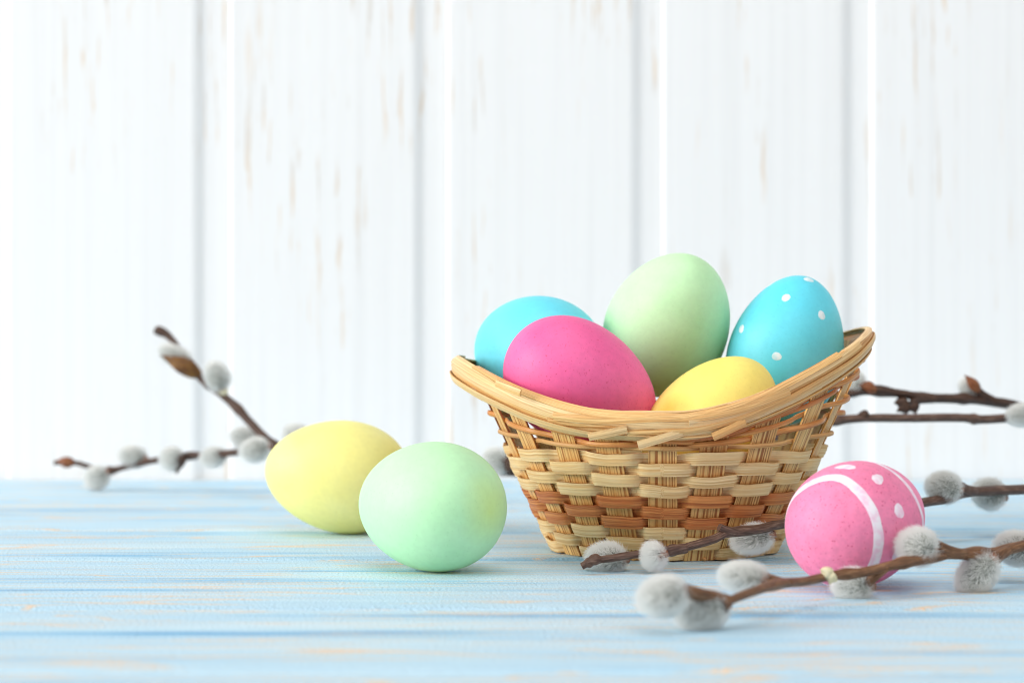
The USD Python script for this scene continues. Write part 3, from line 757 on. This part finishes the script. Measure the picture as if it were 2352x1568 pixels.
# middle branch, lying before the basket and running behind the pink egg
B = Branch("grey brown willow branch lying against the basket foot and passing behind the striped pink egg", at(1463, 1300, 697) * [1, 1, 0], "grey_brown_bark")
B.stem([(1336, 1300, 688), (1352, 1292, 688), (1381, 1285, 689), (1463, 1273, 692), (1517, 1269, 695), (1558, 1261, 698), (1600, 1250, 701), (1640, 1238, 704), (1672, 1224, 708), (1742, 1215, 714), (1792, 1204, 722),
        (1900, 1188, 745), (2010, 1172, 766), (2117, 1155, 786), (2160, 1147, 794), (2215, 1132, 803), (2271, 1127, 812), (2352, 1124, 825), (2500, 1114, 850)], .00115, .0021,
       nodes=((.06, .5, .02), (.26, .55, .02), (.47, .25, .015), (.80, .3, .02)), rough=.14)
B.bud((1380, 1285, 688), (1342, 1294, 686.5), .0016, name="bud", m="grey_brown_bark")
B.stem([(1690, 1222, 709), (1668, 1217, 707), (1652, 1210, 706)], .0016, .0014, name="broken_spur")
B.stem([(1575, 1258, 697), (1545, 1262, 694), (1520, 1268, 692)], .0018, .0019, name="side_shoot")
B.catkin((1436, 1284, 699), (1342, 1279, 698), 11.6)
B.catkin((1524, 1272, 690), (1474, 1290, 689), 10.0, bend=.0012, label="curled catkin with dark bracts")
B.catkin((1772, 1228, 721), (1676, 1248, 720), 11.0, label="large catkin with ruffled fur hanging under the stem")
B.catkin((2205, 1124, 798), (2124, 1112, 797), 12.8, hairs=6500)
B.catkin((2306, 1142, 822), (2230, 1124, 821), 13.2)
B.stem([(2240, 1128, 806), (2222, 1126, 802), (2205, 1120, 799)], .0018, .0024, name="side_shoot")

# back left branch, forked, near the wall
Cb = Branch("forked willow branch near the wall, running behind the eggs on the left", at(600, 1060, 1035) * [1, 1, 0], "dark_brown_bark")
Cb.stem([(124.7, 1062, 1078), (173, 1063, 1077), (216, 1075, 1076), (250, 1081, 1075), (295, 1070, 1072), (355, 1057, 1066), (413, 1049, 1060), (479, 1043, 1050), (537, 1039, 1040), (598, 1030, 1030), (650, 1026, 1022),
         (760, 1036, 1012), (900, 1056, 1004), (1050, 1070, 998), (1180, 1084, 992), (1320, 1082, 988)], .0013, .0023, nodes=((.2, .7, .02), (.42, .4, .02), (.62, .4, .02)), rough=.1)
Cb.stem([(650, 1034, 1022), (632, 1021, 1024), (611, 1008, 1027), (574, 970, 1033), (542, 935, 1038), (505.6, 903, 1042), (480, 884, 1045), (458, 866, 1047), (442, 838, 1049), (421, 815, 1052), (387, 772, 1058), (358, 757, 1060)], .0024, .0017,
        name="side_shoot", nodes=((.35, .3, .03), (.55, .35, .03), (.97, .55, .05)))
Cb.bud((170, 1063, 1077), (122, 1061, 1078), .0024)
Cb.catkin((437, 834, 1050), (362, 797, 1051), 11.0, scale=False)
Cb.bud((460, 862, 1047), (366, 815, 1046), .0036, name="bract", m="golden_scale", label="golden brown bract")
Cb.catkin((512, 894, 1040), (483, 828, 1038), 13.4)
Cb.bud((517, 908, 1041), (509, 888, 1039), .0018, m="cream_bud", label="pale green bud foot")
Cb.catkin((246, 1083, 1073), (194, 1112, 1072), 13.0)
Cb.catkin((334, 1054, 1073), (270, 1040, 1074), 12.6)
Cb.catkin((418, 1054, 1056), (364, 1052, 1054), 13.2)
Cb.bud((414, 1042, 1055), (405, 1090, 1053), .0032, name="bract", m="dark_brown_bark", label="dark pointed bract")
Cb.catkin((516, 1044, 1048), (458, 1056, 1048), 11.0)
Cb.catkin((592, 1014, 1042), (528, 996, 1044), 12.0)
Cb.catkin((617, 1026, 1014), (548, 1042, 1010), 13.0)
Cb.catkin((706, 1012, 1016), (650, 984, 1016), 12.6)
Cb.catkin((1040, 1060, 1000), (980, 1026, 1000), 12.0)
Cb.catkin((1172, 1072, 992), (1108, 1040, 990), 13.0)
Cb.bud((1180, 1070, 990), (1152, 1058, 985), .0034, m="dark_brown_bark")

# two branches behind the basket on the right
Dd = Branch("thick dark willow branch behind the basket, the upper of the two on the right", at(2120, 1100, 915) * [1, 1, 0], "dark_brown_bark")
Dd.stem([(1700, 925, 890), (1850, 915, 896), (1940, 906, 900), (1998, 897, 903), (2071, 904, 907), (2121, 913, 910), (2180, 915, 913), (2238, 917, 917), (2322, 929, 923), (2352, 937, 926), (2500, 968, 940)], .0015, .0026,
        nodes=((.33, .5, .03), (.5, .3, .03), (.66, .3, .02)))
Dd.bud((2012, 899, 903), (1970, 884, 900), .0023)
Dd.catkin((1980, 888, 905), (1936, 872, 905), 12.0)
Dd.stem([(2285, 922, 919), (2258, 906, 917), (2242, 892, 916)], .0020, .0017, name="side_shoot")
Dd.bud((2248, 900, 915), (2214, 860, 914), .0019, label="red brown pointed bud")
Dd.catkin((2242, 906, 919), (2206, 872, 920), 9.0)
Dd.stem([(2150, 915, 911), (2108, 919, 908), (2092, 930, 907)], .0020, .0018, name="side_shoot")
for q in ((2085, 928, 2052, 926), (2090, 934, 2058, 946), (2096, 932, 2104, 952)):
    Dd.bud((q[0], q[1], 906), (q[2], q[3], 904), .0022, m="dark_brown_bark")
E2 = Branch("thinner willow branch behind the basket, the lower of the two on the right", at(2120, 1110, 900) * [1, 1, 0], "grey_brown_bark")
E2.stem([(1700, 1020, 880), (1800, 1000, 884), (1887, 976, 888), (1921, 966, 889), (1988, 960, 891), (2088, 960, 894), (2205, 959, 897), (2255, 963, 899), (2312, 960, 901), (2420, 952, 905), (2520, 950, 910)], .0017, .0021,
        nodes=((.3, .35, .03), (.66, .35, .02)))
E2.bud((1995, 958, 891), (1970, 950, 890), .0016, m="dark_brown_bark")
E2.catkin((2384, 950, 900), (2308, 957, 899), 10.8)
